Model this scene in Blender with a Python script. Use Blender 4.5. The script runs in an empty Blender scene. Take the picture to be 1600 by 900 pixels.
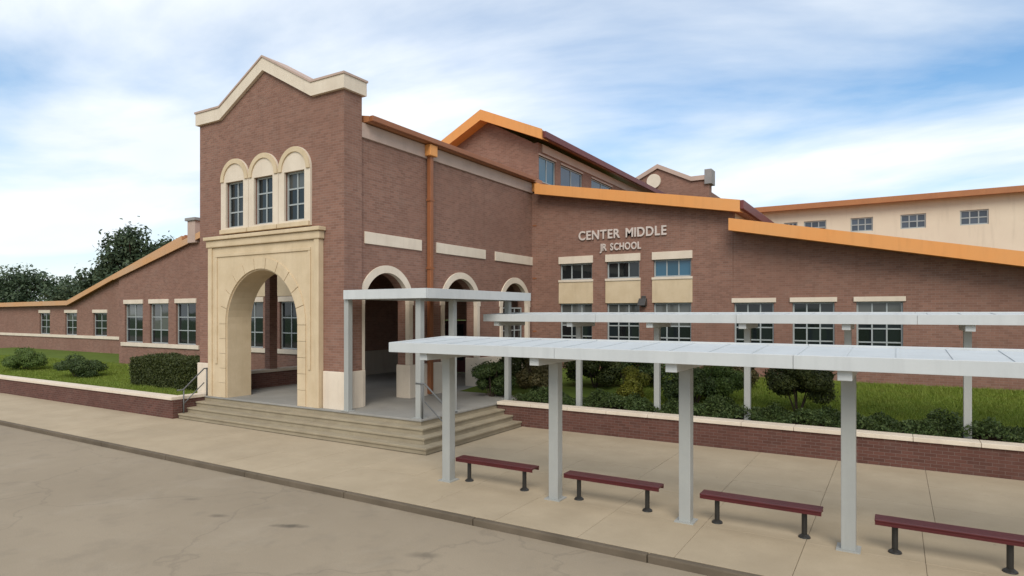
import bpy, bmesh, math, random
import numpy as np
from mathutils import Vector, Matrix
from mathutils.geometry import tessellate_polygon
R = math.radians
random.seed(7); rng = np.random.default_rng(11)
scn = bpy.context.scene
C = scn.collection

# ------------------------------------------------------------------ camera
# world: X runs along the front of the school, Y goes back towards it, z = 0 is the sidewalk
CAM_H = 3.4; F_PX = 978.0; CX, CY = 812.0, 490.0; YAW = R(31)
cd = bpy.data.cameras.new('camera'); cam = bpy.data.objects.new('camera', cd); C.objects.link(cam)
cam.location = (0, 0, CAM_H); cam.rotation_euler = (R(90), 0, YAW)
cd.sensor_width = 36; cd.lens = 36 * F_PX / 1600
cd.shift_x = (800 - CX) / 1600; cd.shift_y = (CY - 450) / 1600
cd.clip_start = 0.1; cd.clip_end = 3000
scn.camera = cam

# ------------------------------------------------------------------ sky, sun, exposure
SUN_EL, SUN_AZ = R(42), R(150)          # azimuth clockwise from +Y: behind the camera, a little to its right
w = bpy.data.worlds.new('World'); scn.world = w; w.use_nodes = True
nt = w.node_tree; nt.nodes.clear()
def N(tree, t, **kw):
    n = tree.nodes.new(t)
    for k, v in kw.items(): setattr(n, k, v)
    return n
def L(tree, a, b): tree.links.new(a, b)
sky = N(nt, 'ShaderNodeTexSky'); sky.sky_type = 'NISHITA'; sky.sun_disc = False
sky.sun_elevation = SUN_EL; sky.sun_rotation = SUN_AZ; sky.air_density = 1.3; sky.dust_density = 0.6; sky.ozone_density = 2.0
tc = N(nt, 'ShaderNodeTexCoord'); sep = N(nt, 'ShaderNodeSeparateXYZ'); L(nt, tc.outputs['Generated'], sep.inputs[0])
zz = N(nt, 'ShaderNodeMath', operation='MAXIMUM'); L(nt, sep.outputs['Z'], zz.inputs[0]); zz.inputs[1].default_value = 0.0
za = N(nt, 'ShaderNodeMath', operation='ADD'); L(nt, zz.outputs[0], za.inputs[0]); za.inputs[1].default_value = 0.16
dx = N(nt, 'ShaderNodeMath', operation='DIVIDE'); L(nt, sep.outputs['X'], dx.inputs[0]); L(nt, za.outputs[0], dx.inputs[1])
dy = N(nt, 'ShaderNodeMath', operation='DIVIDE'); L(nt, sep.outputs['Y'], dy.inputs[0]); L(nt, za.outputs[0], dy.inputs[1])
cmb = N(nt, 'ShaderNodeCombineXYZ'); L(nt, dx.outputs[0], cmb.inputs[0]); L(nt, dy.outputs[0], cmb.inputs[1])
mp = N(nt, 'ShaderNodeMapping'); L(nt, cmb.outputs[0], mp.inputs['Vector'])
mp.inputs['Location'].default_value = (0.2, 4.1, 0); mp.inputs['Rotation'].default_value = (0, 0, R(-28)); mp.inputs['Scale'].default_value = (0.66, 1.15, 1)
cn = N(nt, 'ShaderNodeTexNoise'); L(nt, mp.outputs[0], cn.inputs['Vector'])
cn.inputs['Scale'].default_value = 0.62; cn.inputs['Detail'].default_value = 9; cn.inputs['Roughness'].default_value = 0.52; cn.inputs['Distortion'].default_value = 0.35
cr = N(nt, 'ShaderNodeMapRange'); L(nt, cn.outputs['Fac'], cr.inputs['Value'])
cr.inputs['From Min'].default_value = 0.37; cr.inputs['From Max'].default_value = 0.56; cr.inputs['To Min'].default_value = 0.0; cr.inputs['To Max'].default_value = 0.97
hz = N(nt, 'ShaderNodeMapRange'); L(nt, zz.outputs[0], hz.inputs['Value'])
hz.inputs['From Min'].default_value = 0.0; hz.inputs['From Max'].default_value = 0.30; hz.inputs['To Min'].default_value = 0.85; hz.inputs['To Max'].default_value = 0.0
mx = N(nt, 'ShaderNodeMath', operation='MAXIMUM'); L(nt, cr.outputs[0], mx.inputs[0]); L(nt, hz.outputs[0], mx.inputs[1])
cn2 = N(nt, 'ShaderNodeTexNoise'); L(nt, mp.outputs[0], cn2.inputs['Vector']); cn2.inputs['Scale'].default_value = 1.3; cn2.inputs['Detail'].default_value = 7
ccol = N(nt, 'ShaderNodeMix', data_type='RGBA'); L(nt, cn2.outputs['Fac'], ccol.inputs['Factor'])
ccol.inputs['A'].default_value = (6.2, 6.9, 7.6, 1); ccol.inputs['B'].default_value = (9.6, 9.8, 10.0, 1)
smul = N(nt, 'ShaderNodeMix', data_type='RGBA', blend_type='MULTIPLY'); smul.inputs['Factor'].default_value = 1
L(nt, sky.outputs[0], smul.inputs['A']); smul.inputs['B'].default_value = (0.82, 1.06, 1.24, 1)
smix = N(nt, 'ShaderNodeMix', data_type='RGBA'); L(nt, mx.outputs[0], smix.inputs['Factor'])
L(nt, smul.outputs['Result'], smix.inputs['A']); L(nt, ccol.outputs['Result'], smix.inputs['B'])
bg = N(nt, 'ShaderNodeBackground'); L(nt, smix.outputs['Result'], bg.inputs['Color']); bg.inputs['Strength'].default_value = 0.10
wo = N(nt, 'ShaderNodeOutputWorld'); L(nt, bg.outputs[0], wo.inputs['Surface'])

sd = bpy.data.lights.new('sun', 'SUN'); sd.energy = 1.9; sd.angle = R(36); sd.color = (1.0, 0.94, 0.84)
sun = bpy.data.objects.new('sun', sd); C.objects.link(sun)
to_sun = Vector((math.sin(SUN_AZ) * math.cos(SUN_EL), math.cos(SUN_AZ) * math.cos(SUN_EL), math.sin(SUN_EL)))
sun.rotation_euler = to_sun.to_track_quat('Z', 'Y').to_euler(); sun.location = to_sun * 60
scn.view_settings.view_transform = 'Standard'; scn.view_settings.look = 'None'
scn.view_settings.exposure = 0.36; scn.view_settings.gamma = 1.0; scn.view_settings.use_curve_mapping = False

# ------------------------------------------------------------------ pixel -> place on a known plane
cs, sn = math.cos(YAW), math.sin(YAW)
def ray(u): a = (u - CX) / F_PX; return (a * cs - sn, cs + a * sn)          # world (X, Y) per metre of depth
def x_at(u, Y): rx, ry = ray(u); return Y / ry * rx                          # X where a pixel column meets a wall facing the street
def y_at(u, X): rx, ry = ray(u); return X / rx * ry                          # Y where it meets a wall facing the side
def ground(u, v, z=0.0):
    d = (CAM_H - z) * F_PX / (v - CY); rx, ry = ray(u); return (rx * d, ry * d)

# ------------------------------------------------------------------ materials
M = {}; ROAD_SURF = -0.11
def base_mat(name, rough=0.8, spec=0.3, metal=0.0):
    m = bpy.data.materials.new(name); m.use_nodes = True; t = m.node_tree
    b = t.nodes['Principled BSDF']; b.inputs['Roughness'].default_value = rough
    b.inputs['Specular IOR Level'].default_value = spec; b.inputs['Metallic'].default_value = metal
    M[name] = m
    return m, t, b
def mixc(t, fac, a, b, mode='MIX'):
    n = N(t, 'ShaderNodeMix', data_type='RGBA', blend_type=mode)
    for sock, v in (('Factor', fac), ('A', a), ('B', b)):
        s = n.inputs[sock]
        if isinstance(v, (int, float)): s.default_value = v
        elif isinstance(v, tuple): s.default_value = (*v, 1)
        else: L(t, v, s)
    return n.outputs['Result']
def noise(t, scale, detail=4, rough=0.55, vec=None, dist=0.0):
    n = N(t, 'ShaderNodeTexNoise'); n.inputs['Scale'].default_value = scale; n.inputs['Detail'].default_value = detail
    n.inputs['Roughness'].default_value = rough; n.inputs['Distortion'].default_value = dist
    if vec is None: vec = pos(t)
    L(t, vec, n.inputs['Vector']); return n.outputs['Fac']
def pos(t):
    for n in t.nodes:
        if n.type == 'NEW_GEOMETRY': return n.outputs['Position']
    return N(t, 'ShaderNodeNewGeometry').outputs['Position']
def remap(t, v, a, b, c=0.0, d=1.0):
    n = N(t, 'ShaderNodeMapRange'); L(t, v, n.inputs['Value'])
    for k, x in zip(('From Min', 'From Max', 'To Min', 'To Max'), (a, b, c, d)): n.inputs[k].default_value = x
    return n.outputs[0]
def bump(t, b, h, strength, dist=0.01):
    n = N(t, 'ShaderNodeBump'); n.inputs['Strength'].default_value = strength; n.inputs['Distance'].default_value = dist
    L(t, h, n.inputs['Height']); L(t, n.outputs[0], b.inputs['Normal'])
def streak(t):
    mp_ = N(t, 'ShaderNodeMapping'); L(t, pos(t), mp_.inputs['Vector']); mp_.inputs['Scale'].default_value = (3.2, 3.2, 0.35)
    return noise(t, 1.6, 6, 0.62, mp_.outputs[0])
def mottled(name, c1, c2, scale=3.0, rough=0.8, spec=0.3, fine=60.0, bstr=0.25, metal=0.0, rnd=0.0):
    m, t, b = base_mat(name, rough, spec, metal)
    big = noise(t, scale, 6, 0.6); f = noise(t, fine, 3)
    col = mixc(t, remap(t, big, 0.32, 0.68), c1, c2)
    col = mixc(t, remap(t, f, 0.3, 0.7, 0, 0.35 if bstr > 0.1 else 0.07), col, tuple(x * 0.72 for x in c1))
    if name in ('limestone', 'white_stone', 'pink_stone', 'plaster', 'cream_wall'):      # rain streaks
        col = mixc(t, remap(t, streak(t), 0.52, 0.78, 0, 0.30), col, tuple(x * y for x, y in zip(c1, (0.56, 0.54, 0.52))))
    if name in ('canopy_metal', 'post_metal', 'canopy_top', 'orange_metal', 'tan_metal', 'rust_metal'):
        col = mixc(t, remap(t, streak(t), 0.50, 0.76, 0, 0.26), col, tuple(x * 0.62 for x in c1))
    if name in ('concrete', 'step_concrete', 'porch_floor', 'kerb_concrete'):            # worn patches, drips and gum spots
        col = mixc(t, remap(t, noise(t, 0.45, 8, 0.68), 0.46, 0.70, 0, 0.38), col, tuple(x * 0.68 for x in c1))
        col = mixc(t, remap(t, noise(t, 4.5, 6, 0.7), 0.60, 0.76, 0, 0.30), col, tuple(x * 0.55 for x in c1))
        vs_ = N(t, 'ShaderNodeTexVoronoi'); vs_.inputs['Scale'].default_value = 1.7; L(t, pos(t), vs_.inputs['Vector'])
        col = mixc(t, remap(t, vs_.outputs['Distance'], 0.03, 0.055, 0.35, 0), col, tuple(x * 0.35 for x in c1))
    if rnd:
        oi = N(t, 'ShaderNodeObjectInfo'); col = mixc(t, remap(t, oi.outputs['Random'], 0, 1, 0, rnd), col, tuple(x * 0.62 for x in c1))
    L(t, col, b.inputs['Base Color']); bump(t, b, f, bstr, 0.006)
    return m
def brick_mat(name, c1, c2, mortar):
    m, t, b = base_mat(name, 0.9, 0.2)
    p = pos(t); g = [n for n in t.nodes if n.type == 'NEW_GEOMETRY'][0]
    s = N(t, 'ShaderNodeSeparateXYZ'); L(t, p, s.inputs[0])
    sn_ = N(t, 'ShaderNodeSeparateXYZ'); L(t, g.outputs['True Normal'], sn_.inputs[0])
    ab = N(t, 'ShaderNodeMath', operation='ABSOLUTE'); L(t, sn_.outputs['X'], ab.inputs[0])
    gt = N(t, 'ShaderNodeMath', operation='GREATER_THAN'); L(t, ab.outputs[0], gt.inputs[0]); gt.inputs[1].default_value = 0.7
    mxx = N(t, 'ShaderNodeMix'); L(t, gt.outputs[0], mxx.inputs['Factor']); L(t, s.outputs['X'], mxx.inputs['A']); L(t, s.outputs['Y'], mxx.inputs['B'])
    cb = N(t, 'ShaderNodeCombineXYZ'); L(t, mxx.outputs['Result'], cb.inputs[0]); L(t, s.outputs['Z'], cb.inputs[1])
    bt = N(t, 'ShaderNodeTexBrick'); L(t, cb.outputs[0], bt.inputs['Vector'])
    bt.inputs['Scale'].default_value = 1.0; bt.inputs['Brick Width'].default_value = 0.215; bt.inputs['Row Height'].default_value = 0.075
    bt.inputs['Mortar Size'].default_value = 0.006; bt.inputs['Mortar Smooth'].default_value = 0.2; bt.inputs['Bias'].default_value = 0.0
    bt.inputs['Color1'].default_value = (*c1, 1); bt.inputs['Color2'].default_value = (*c2, 1); bt.inputs['Mortar'].default_value = (*mortar, 1)
    big = noise(t, 0.35, 6, 0.62); st = noise(t, 2.2, 5, 0.6)
    col = mixc(t, remap(t, big, 0.35, 0.68, 0, 0.50), bt.outputs['Color'], tuple(x * 0.7 for x in c1))
    col = mixc(t, remap(t, st, 0.5, 0.75, 0, 0.22), col, mortar)
    col = mixc(t, remap(t, streak(t), 0.54, 0.8, 0, 0.32), col, tuple(x * 0.6 for x in c2))
    L(t, col, b.inputs['Base Color'])
    inv = N(t, 'ShaderNodeMath', operation='SUBTRACT'); inv.inputs[0].default_value = 1; L(t, bt.outputs['Fac'], inv.inputs[1])
    bump(t, b, inv.outputs[0], 0.5, 0.008)
brick_mat('brick', (0.285, 0.150, 0.108), (0.205, 0.105, 0.076), (0.28, 0.20, 0.158))
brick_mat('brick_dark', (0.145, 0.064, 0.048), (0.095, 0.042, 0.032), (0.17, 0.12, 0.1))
mottled('limestone', (0.66, 0.52, 0.345), (0.56, 0.43, 0.27), 1.6, 0.85)
mottled('white_stone', (0.74, 0.63, 0.50), (0.65, 0.54, 0.42), 1.4, 0.85)
mottled('pink_stone', (0.52, 0.38, 0.31), (0.44, 0.32, 0.26), 1.2, 0.85)
mottled('plaster', (0.48, 0.40, 0.32), (0.42, 0.34, 0.26), 1.0, 0.9)
mottled('cream_wall', (0.70, 0.60, 0.46), (0.64, 0.54, 0.41), 0.6, 0.85)
mottled('concrete', (0.47, 0.375, 0.255), (0.40, 0.315, 0.21), 1.1, 0.9, 0.2, 45, 0.3, rnd=0.15)
mottled('step_concrete', (0.38, 0.315, 0.215), (0.29, 0.235, 0.16), 2.0, 0.9, 0.2, 45, 0.3)
mottled('porch_floor', (0.34, 0.32, 0.285), (0.26, 0.245, 0.215), 0.8, 0.7, 0.3, 40, 0.2)
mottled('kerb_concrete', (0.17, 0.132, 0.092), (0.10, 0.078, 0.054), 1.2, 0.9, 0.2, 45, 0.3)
mottled('canopy_metal', (0.56, 0.565, 0.55), (0.50, 0.51, 0.50), 0.9, 0.45, 0.5, 30, 0.05)
mottled('canopy_top', (0.50, 0.52, 0.52), (0.45, 0.47, 0.47), 0.9, 0.75, 0.25, 30, 0.05)
mottled('post_metal', (0.37, 0.37, 0.34), (0.32, 0.32, 0.30), 1.2, 0.45, 0.5, 30, 0.05)
mottled('orange_metal', (0.74, 0.295, 0.075), (0.68, 0.31, 0.10), 0.35, 0.6, 0.4, 25, 0.08)
mottled('tan_metal', (0.52, 0.31, 0.17), (0.56, 0.28, 0.11), 0.5, 0.6, 0.4, 25, 0.08)
mottled('roof_metal', (0.40, 0.17, 0.07), (0.33, 0.13, 0.055), 0.5, 0.5, 0.5, 20, 0.1)
mottled('brown_metal', (0.24, 0.088, 0.036), (0.30, 0.11, 0.045), 0.8, 0.5, 0.4, 30, 0.05)
mottled('rust_metal', (0.40, 0.16, 0.055), (0.32, 0.12, 0.045), 0.8, 0.5, 0.4, 30, 0.05)
mottled('red_metal', (0.16, 0.035, 0.03), (0.12, 0.03, 0.03), 0.8, 0.5, 0.4, 30, 0.05)
mottled('bench_maroon', (0.088, 0.010, 0.012), (0.068, 0.008, 0.009), 3, 0.4, 0.5, 80, 0.05)
mottled('black_metal', (0.016, 0.014, 0.012), (0.022, 0.02, 0.016), 3, 0.45, 0.5, 80, 0.05)
mottled('frame_metal', (0.36, 0.38, 0.37), (0.32, 0.34, 0.33), 1, 0.45, 0.5, 40, 0.04)
mottled('frame_dark', (0.05, 0.045, 0.04), (0.06, 0.055, 0.05), 1, 0.45, 0.5, 40, 0.04)
mottled('letter_metal', (0.62, 0.52, 0.46), (0.56, 0.47, 0.41), 3, 0.5, 0.5, 40, 0.04)
mottled('grey_stone', (0.30, 0.28, 0.265), (0.24, 0.225, 0.215), 1, 0.8)
mottled('rail_metal', (0.13, 0.125, 0.12), (0.10, 0.10, 0.095), 2, 0.5, 0.5, 40, 0.05)
mottled('soil', (0.075, 0.045, 0.028), (0.05, 0.032, 0.022), 3, 0.95, 0.1, 25, 0.6)
mottled('bark', (0.07, 0.05, 0.036), (0.045, 0.034, 0.025), 6, 0.95, 0.1, 40, 0.6)
mottled('door_maroon', (0.07, 0.016, 0.014), (0.055, 0.013, 0.012), 1, 0.5, 0.4, 30, 0.05)
mottled('turf', (0.11, 0.15, 0.026), (0.085, 0.12, 0.022), 0.9, 0.95, 0.1, 30, 0.5)
# glass: dark, clean, mirrors the sky; the blue one has sky reflection painted into its colour
def glass_mat(name, col):
    m, t, b = base_mat(name, 0.04, 0.5); oi = N(t, 'ShaderNodeObjectInfo')
    L(t, mixc(t, oi.outputs['Random'], col, tuple(min(1, x * 2.2 + 0.004) for x in col)), b.inputs['Base Color'])
    n = noise(t, 0.9, 2); bump(t, b, n, 0.04, 0.05)
glass_mat('glass_blind', (0.05, 0.052, 0.048)); glass_mat('glass', (0.006, 0.009, 0.010)); glass_mat('glass_sky_tint', (0.02, 0.07, 0.11)); glass_mat('glass_grey', (0.035, 0.045, 0.06))
# road: worn tan concrete with cracks and two oil stains
m, t, b = base_mat('road', 0.92, 0.2)
P = pos(t); big = noise(t, 0.22, 7, 0.62); mid = noise(t, 1.7, 6, 0.65); fine = noise(t, 55, 3)
col = mixc(t, remap(t, big, 0.35, 0.66), (0.335, 0.268, 0.186), (0.28, 0.222, 0.152))
col = mixc(t, remap(t, mid, 0.52, 0.74, 0, 0.55), col, (0.22, 0.178, 0.128))
col = mixc(t, remap(t, noise(t, 0.7, 8, 0.7, dist=0.6), 0.52, 0.70, 0, 0.35), col, (0.40, 0.335, 0.25))
col = mixc(t, remap(t, fine, 0.35, 0.7, 0, 0.45), col, (0.22, 0.185, 0.145))
vo = N(t, 'ShaderNodeTexVoronoi', feature='DISTANCE_TO_EDGE'); vo.inputs['Scale'].default_value = 0.26
wn = N(t, 'ShaderNodeTexNoise'); wn.inputs['Scale'].default_value = 0.9; wn.inputs['Detail'].default_value = 5; L(t, P, wn.inputs['Vector'])
wv = N(t, 'ShaderNodeVectorMath', operation='MULTIPLY_ADD'); L(t, wn.outputs['Color'], wv.inputs[0]); wv.inputs[1].default_value = (1.6, 1.6, 1.6); L(t, P, wv.inputs[2])
L(t, wv.outputs[0], vo.inputs['Vector'])
col = mixc(t, remap(t, vo.outputs['Distance'], 0.0, 0.010, 0.22, 0.0), col, (0.11, 0.09, 0.07))
for (u, v, rx_, ry_, k) in ((452, 822, 0.34, 0.11, 0.75), (340, 806, 0.22, 0.1, 0.5), (660, 868, 0.3, 0.14, 0.4), (300, 780, 0.2, 0.1, 0.3)):
    gx, gy = ground(u, v, ROAD_SURF)
    mpn = N(t, 'ShaderNodeMapping', vector_type='TEXTURE'); L(t, P, mpn.inputs['Vector'])
    mpn.inputs['Location'].default_value = (gx, gy, ROAD_SURF); mpn.inputs['Rotation'].default_value = (0, 0, YAW * 0.8); mpn.inputs['Scale'].default_value = (rx_, ry_, 1)
    ln = N(t, 'ShaderNodeVectorMath', operation='LENGTH'); L(t, mpn.outputs[0], ln.inputs[0])
    ad = N(t, 'ShaderNodeMath', operation='ADD'); L(t, ln.outputs['Value'], ad.inputs[0]); L(t, noise(t, 5.0, 4), ad.inputs[1])
    col = mixc(t, remap(t, ad.outputs[0], 0.7, 1.6, k, 0.0), col, (0.07, 0.06, 0.048))
L(t, col, b.inputs['Base Color']); bump(t, b, fine, 0.35, 0.006)
def leaf_mat(name, c1, c2, c3):
    m, t, b = base_mat(name, 0.6, 0.35)
    g = N(t, 'ShaderNodeNewGeometry'); n = noise(t, 2.5, 3)
    col = mixc(t, g.outputs['Random Per Island'], c1, c2)
    L(t, mixc(t, remap(t, n, 0.45, 0.7, 0, 0.6), col, c3), b.inputs['Base Color'])
    b.inputs['Subsurface Weight'].default_value = 0.0
    tr = N(t, 'ShaderNodeBsdfTranslucent'); L(t, col, tr.inputs['Color'])
    ms = N(t, 'ShaderNodeMixShader'); ms.inputs[0].default_value = 0.25
    out = t.nodes['Material Output']; L(t, b.outputs[0], ms.inputs[1]); L(t, tr.outputs[0], ms.inputs[2]); L(t, ms.outputs[0], out.inputs['Surface'])
leaf_mat('leaf_hedge', (0.036, 0.050, 0.012), (0.085, 0.095, 0.022), (0.05, 0.065, 0.014))
leaf_mat('leaf_dark', (0.034, 0.060, 0.016), (0.085, 0.115, 0.030), (0.05, 0.085, 0.022))
leaf_mat('leaf_mid', (0.065, 0.11, 0.02), (0.13, 0.18, 0.036), (0.09, 0.13, 0.025))
leaf_mat('leaf_yellow', (0.13, 0.135, 0.012), (0.21, 0.20, 0.025), (0.12, 0.14, 0.02))
leaf_mat('leaf_olive', (0.07, 0.062, 0.02), (0.11, 0.085, 0.03), (0.06, 0.06, 0.02))
leaf_mat('leaf_tree', (0.036, 0.062, 0.030), (0.08, 0.11, 0.05), (0.055, 0.085, 0.042))
leaf_mat('blade', (0.14, 0.205, 0.022), (0.24, 0.29, 0.042), (0.21, 0.22, 0.04))

# ------------------------------------------------------------------ mesh helpers
def link(name, me, parent=None, mat=None):
    o = bpy.data.objects.new(name, me); C.objects.link(o)
    if mat and not me.materials: me.materials.append(M[mat])
    if parent is not None: adopt(o, parent)
    return o
def adopt(o, p):
    o.parent = p
    q = Vector(p['_base']) if '_base' in p else Vector((0, 0, 0))
    o.matrix_parent_inverse = Matrix.Translation(-q)
def tag(o, label=None, cat=None, group=None, kind=None):
    if label: o['label'] = label
    if cat: o['category'] = cat
    if group: o['group'] = group
    if kind: o['kind'] = kind
    return o
def thing(name, label, cat, loc, group=None):
    o = bpy.data.objects.new(name, None); C.objects.link(o); o.empty_display_size = 0.3
    o.location = loc; o['_base'] = tuple(loc)
    return tag(o, label, cat, group)
class MB:
    def __init__(s): s.v = []; s.f = []; s.smooth = False
    def add(s, vs, fs):
        k = len(s.v); s.v += [tuple(p) for p in vs]; s.f += [tuple(i + k for i in f) for f in fs]; return s
    def box(s, x0, x1, y0, y1, z0, z1):
        if x0 > x1: x0, x1 = x1, x0
        if y0 > y1: y0, y1 = y1, y0
        vs = [(x, y, z) for z in (z0, z1) for y in (y0, y1) for x in (x0, x1)]
        return s.add(vs, [(0, 2, 3, 1), (4, 5, 7, 6), (0, 1, 5, 4), (2, 6, 7, 3), (0, 4, 6, 2), (1, 3, 7, 5)])
    def poly(s, outer, holes, axis, a0, a1):
        """flat outline (p, z) with holes, standing on a wall plane and given thickness a0..a1 along axis 'Y' or 'X'; 'Z' = lying flat (x, y)"""
        loops = [outer] + list(holes)
        tri = tessellate_polygon([[Vector((p[0], p[1], 0)) for p in lp] for lp in loops])
        flat = [p for lp in loops for p in lp]; n = len(flat)
        def to(p, a):
            if axis == 'Y': return (p[0], a, p[1])
            if axis == 'X': return (a, p[0], p[1])
            return (p[0], p[1], a)
        vs = [to(p, a0) for p in flat] + [to(p, a1) for p in flat]
        fs = [tuple(q) for q in tri] + [tuple(i + n for i in reversed(q)) for q in tri]
        k = 0
        for lp in loops:
            m_ = len(lp)
            for i in range(m_): j = (i + 1) % m_; fs.append((k + i, k + j, k + j + n, k + i + n))
            k += m_
        return s.add(vs, fs)
    def tube(s, pts, rad, seg=8):
        rads = rad if isinstance(rad, (list, tuple)) else [rad] * len(pts)
        pts = [Vector(p) for p in pts]; rings = []; vs = []; fs = []
        for i, p in enumerate(pts):
            d = (pts[min(i + 1, len(pts) - 1)] - pts[max(i - 1, 0)]).normalized()
            a = d.cross(Vector((0, 0, 1)) if abs(d.z) < 0.9 else Vector((1, 0, 0))).normalized(); b_ = d.cross(a)
            for j in range(seg):
                an = 2 * math.pi * j / seg; vs.append(p + (a * math.cos(an) + b_ * math.sin(an)) * rads[i])
        for i in range(len(pts) - 1):
            for j in range(seg): fs.append((i * seg + j, i * seg + (j + 1) % seg, (i + 1) * seg + (j + 1) % seg, (i + 1) * seg + j))
        fs.append(tuple(reversed(range(seg)))); k = (len(pts) - 1) * seg; fs.append(tuple(range(k, k + seg)))
        return s.add(vs, fs)
    def mesh(s, name, mat=None, bevel=0.0, smooth=False):
        me = bpy.data.meshes.new(name); me.from_pydata(s.v, [], s.f)
        bm = bmesh.new(); bm.from_mesh(me); bmesh.ops.recalc_face_normals(bm, faces=bm.faces)
        if bevel: bmesh.ops.bevel(bm, geom=[e for e in bm.edges if len(e.link_faces) == 2 and e.calc_face_angle(0) > 0.6], offset=bevel, segments=2, affect='EDGES', profile=0.6)
        bm.to_mesh(me); bm.free()
        if smooth: me.polygons.foreach_set('use_smooth', [True] * len(me.polygons))
        if mat: me.materials.append(M[mat])
        return me
    def obj(s, name, mat, parent=None, bevel=0.0, smooth=False): return link(name, s.mesh(name, mat, bevel, smooth), parent)
def arc(cx, cz, r, a0, a1, n=24): return [(cx + r * math.cos(a0 + (a1 - a0) * i / n), cz + r * math.sin(a0 + (a1 - a0) * i / n)) for i in range(n + 1)]
def rect(a0, a1, z0, z1): return [(a0, z0), (a1, z0), (a1, z1), (a0, z1)]
def arch_hole(c, r, z0, zs): return [(c - r, z0), (c + r, z0)] + arc(c, zs, r, 0, math.pi)

PANES = {}
def window(parent, axis, face, inward, a0, a1, z0, z1, cols, rows, recess=0.10, lintel=None, sill=None, frame='frame_metal', glass='glass', trim='white_stone', row_fr=None, label=None):
    """a window set `recess` behind the wall face; inward = +1/-1 along axis. window (frame mesh) > pane, lintel, sill"""
    fw, mw, dep = 0.055, 0.045, 0.08
    A0, A1 = face + inward * recess, face + inward * (recess + dep)
    mb = MB()
    def bx(m_, p0, p1, q0, q1, d0, d1):
        if axis == 'Y': m_.box(p0, p1, d0, d1, q0, q1)
        else: m_.box(d0, d1, p0, p1, q0, q1)
    bx(mb, a0, a0 + fw, z0, z1, A0, A1); bx(mb, a1 - fw, a1, z0, z1, A0, A1)
    bx(mb, a0 + fw, a1 - fw, z0, z0 + fw, A0, A1); bx(mb, a0 + fw, a1 - fw, z1 - fw, z1, A0, A1)
    cw = (a1 - a0 - 2 * fw - (cols - 1) * mw) / cols
    fr = row_fr or [1.0 / rows] * rows
    tot = z1 - z0 - 2 * fw - (rows - 1) * mw; hs = [tot * f for f in fr]
    i0, i1 = face + inward * (recess + 0.006), face + inward * (recess + dep - 0.006)
    for c in range(1, cols):
        p = a0 + fw + c * cw + (c - 1) * mw; bx(mb, p, p + mw, z0 + fw, z1 - fw, i0, i1)
    zc = z0 + fw; rowz = []
    for r_ in range(rows):
        rowz.append((zc, zc + hs[r_])); zc += hs[r_]
        if r_ < rows - 1:
            for c in range(cols):
                p = a0 + fw + c * (cw + mw); bx(mb, p, p + cw, zc, zc + mw, i0 + inward * 0.004, i1)
        zc += mw
    wo_ = mb.obj('window', frame, parent)
    if label: wo_['label'] = label
    g0, g1 = face + inward * (recess + 0.035), face + inward * (recess + 0.045)
    drop = random.choice((0, 0, 1, 1, 2)) if rows > 2 else 0
    for c in range(cols):
        for ri, (q0, q1) in enumerate(rowz):
            gm = 'glass_blind' if ri >= rows - drop else glass
            key = (axis, round(cw, 3), round(q1 - q0, 3), gm)
            if key not in PANES:
                pm = MB(); bx(pm, -cw / 2 - .012, cw / 2 + .012, -(q1 - q0) / 2 - .012, (q1 - q0) / 2 + .012, -0.005, 0.005); PANES[key] = pm.mesh('pane', gm)
            o = link('pane', PANES[key], wo_)
            pc = a0 + fw + c * (cw + mw) + cw / 2; qc = (q0 + q1) / 2; gc = (g0 + g1) / 2
            tilt = random.uniform(-0.006, 0.006), random.uniform(-0.006, 0.006)
            if axis == 'Y': o.location = (pc, gc, qc); o.rotation_euler = (tilt[0], 0, tilt[1])
            else: o.location = (gc, pc, qc); o.rotation_euler = (0, tilt[0], tilt[1])
    if lintel:
        h, ov, pr = lintel; l = MB(); bx(l, a0 - ov, a1 + ov, z1, z1 + h, face - inward * pr, face + inward * 0.12); l.obj('lintel', trim, wo_, 0.008)
    if sill:
        h, ov, pr = sill; l = MB(); bx(l, a0 - ov, a1 + ov, z0 - h, z0, face - inward * pr, face + inward * 0.2); l.obj('sill', trim, wo_, 0.008)
    return wo_

# ------------------------------------------------------------------ ground, road, kerb, sidewalk
K_Y = 8.6; ROAD_Z = -0.11; PLAT = 0.64; STEP_Y0 = 11.7; PLAT_X = -10.55; PLANT_Y = 16.2; SIDE_X = -9.65; LP_X = -20.0
TX0, TX1, TY, TD = -20.5, -13.55, 12.78, 0.70; TC = -17.05
g = MB(); g.add([(-900, -900, -0.30), (900, -900, -0.30), (900, 900, -0.30), (-900, 900, -0.30)], [(0, 1, 2, 3)])
tag(g.obj('ground', 'turf'), kind='structure')
g = MB(); g.box(-160, 90, -14, K_Y - 0.122, -0.28, ROAD_Z); tag(g.obj('road', 'road'), kind='structure')
kerb = bpy.data.objects.new('kerb', None); C.objects.link(kerb); kerb['_base'] = (0, 0, 0); tag(kerb, kind='structure')
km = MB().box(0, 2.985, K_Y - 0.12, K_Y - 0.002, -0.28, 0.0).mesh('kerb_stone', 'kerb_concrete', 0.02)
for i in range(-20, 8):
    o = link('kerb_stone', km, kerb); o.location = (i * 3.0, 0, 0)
g = MB(); g.box(-160, 90, K_Y, 16.3, -0.28, -0.022); side = tag(g.obj('sidewalk', 'concrete'), kind='structure'); side['_base'] = (0, 0, 0)
def slabs(x0, y0, nx, ny, sx, sy):
    key = MB().box(0.003, sx - 0.003, 0.003, sy - 0.003, -0.05, 0.0).mesh('slab', 'concrete', 0.004)
    for i in range(nx):
        for j in range(ny):
            o = link('slab', key, side); o.location = (x0 + i * sx, y0 + j * sy, random.uniform(-0.002, 0.002))
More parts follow.
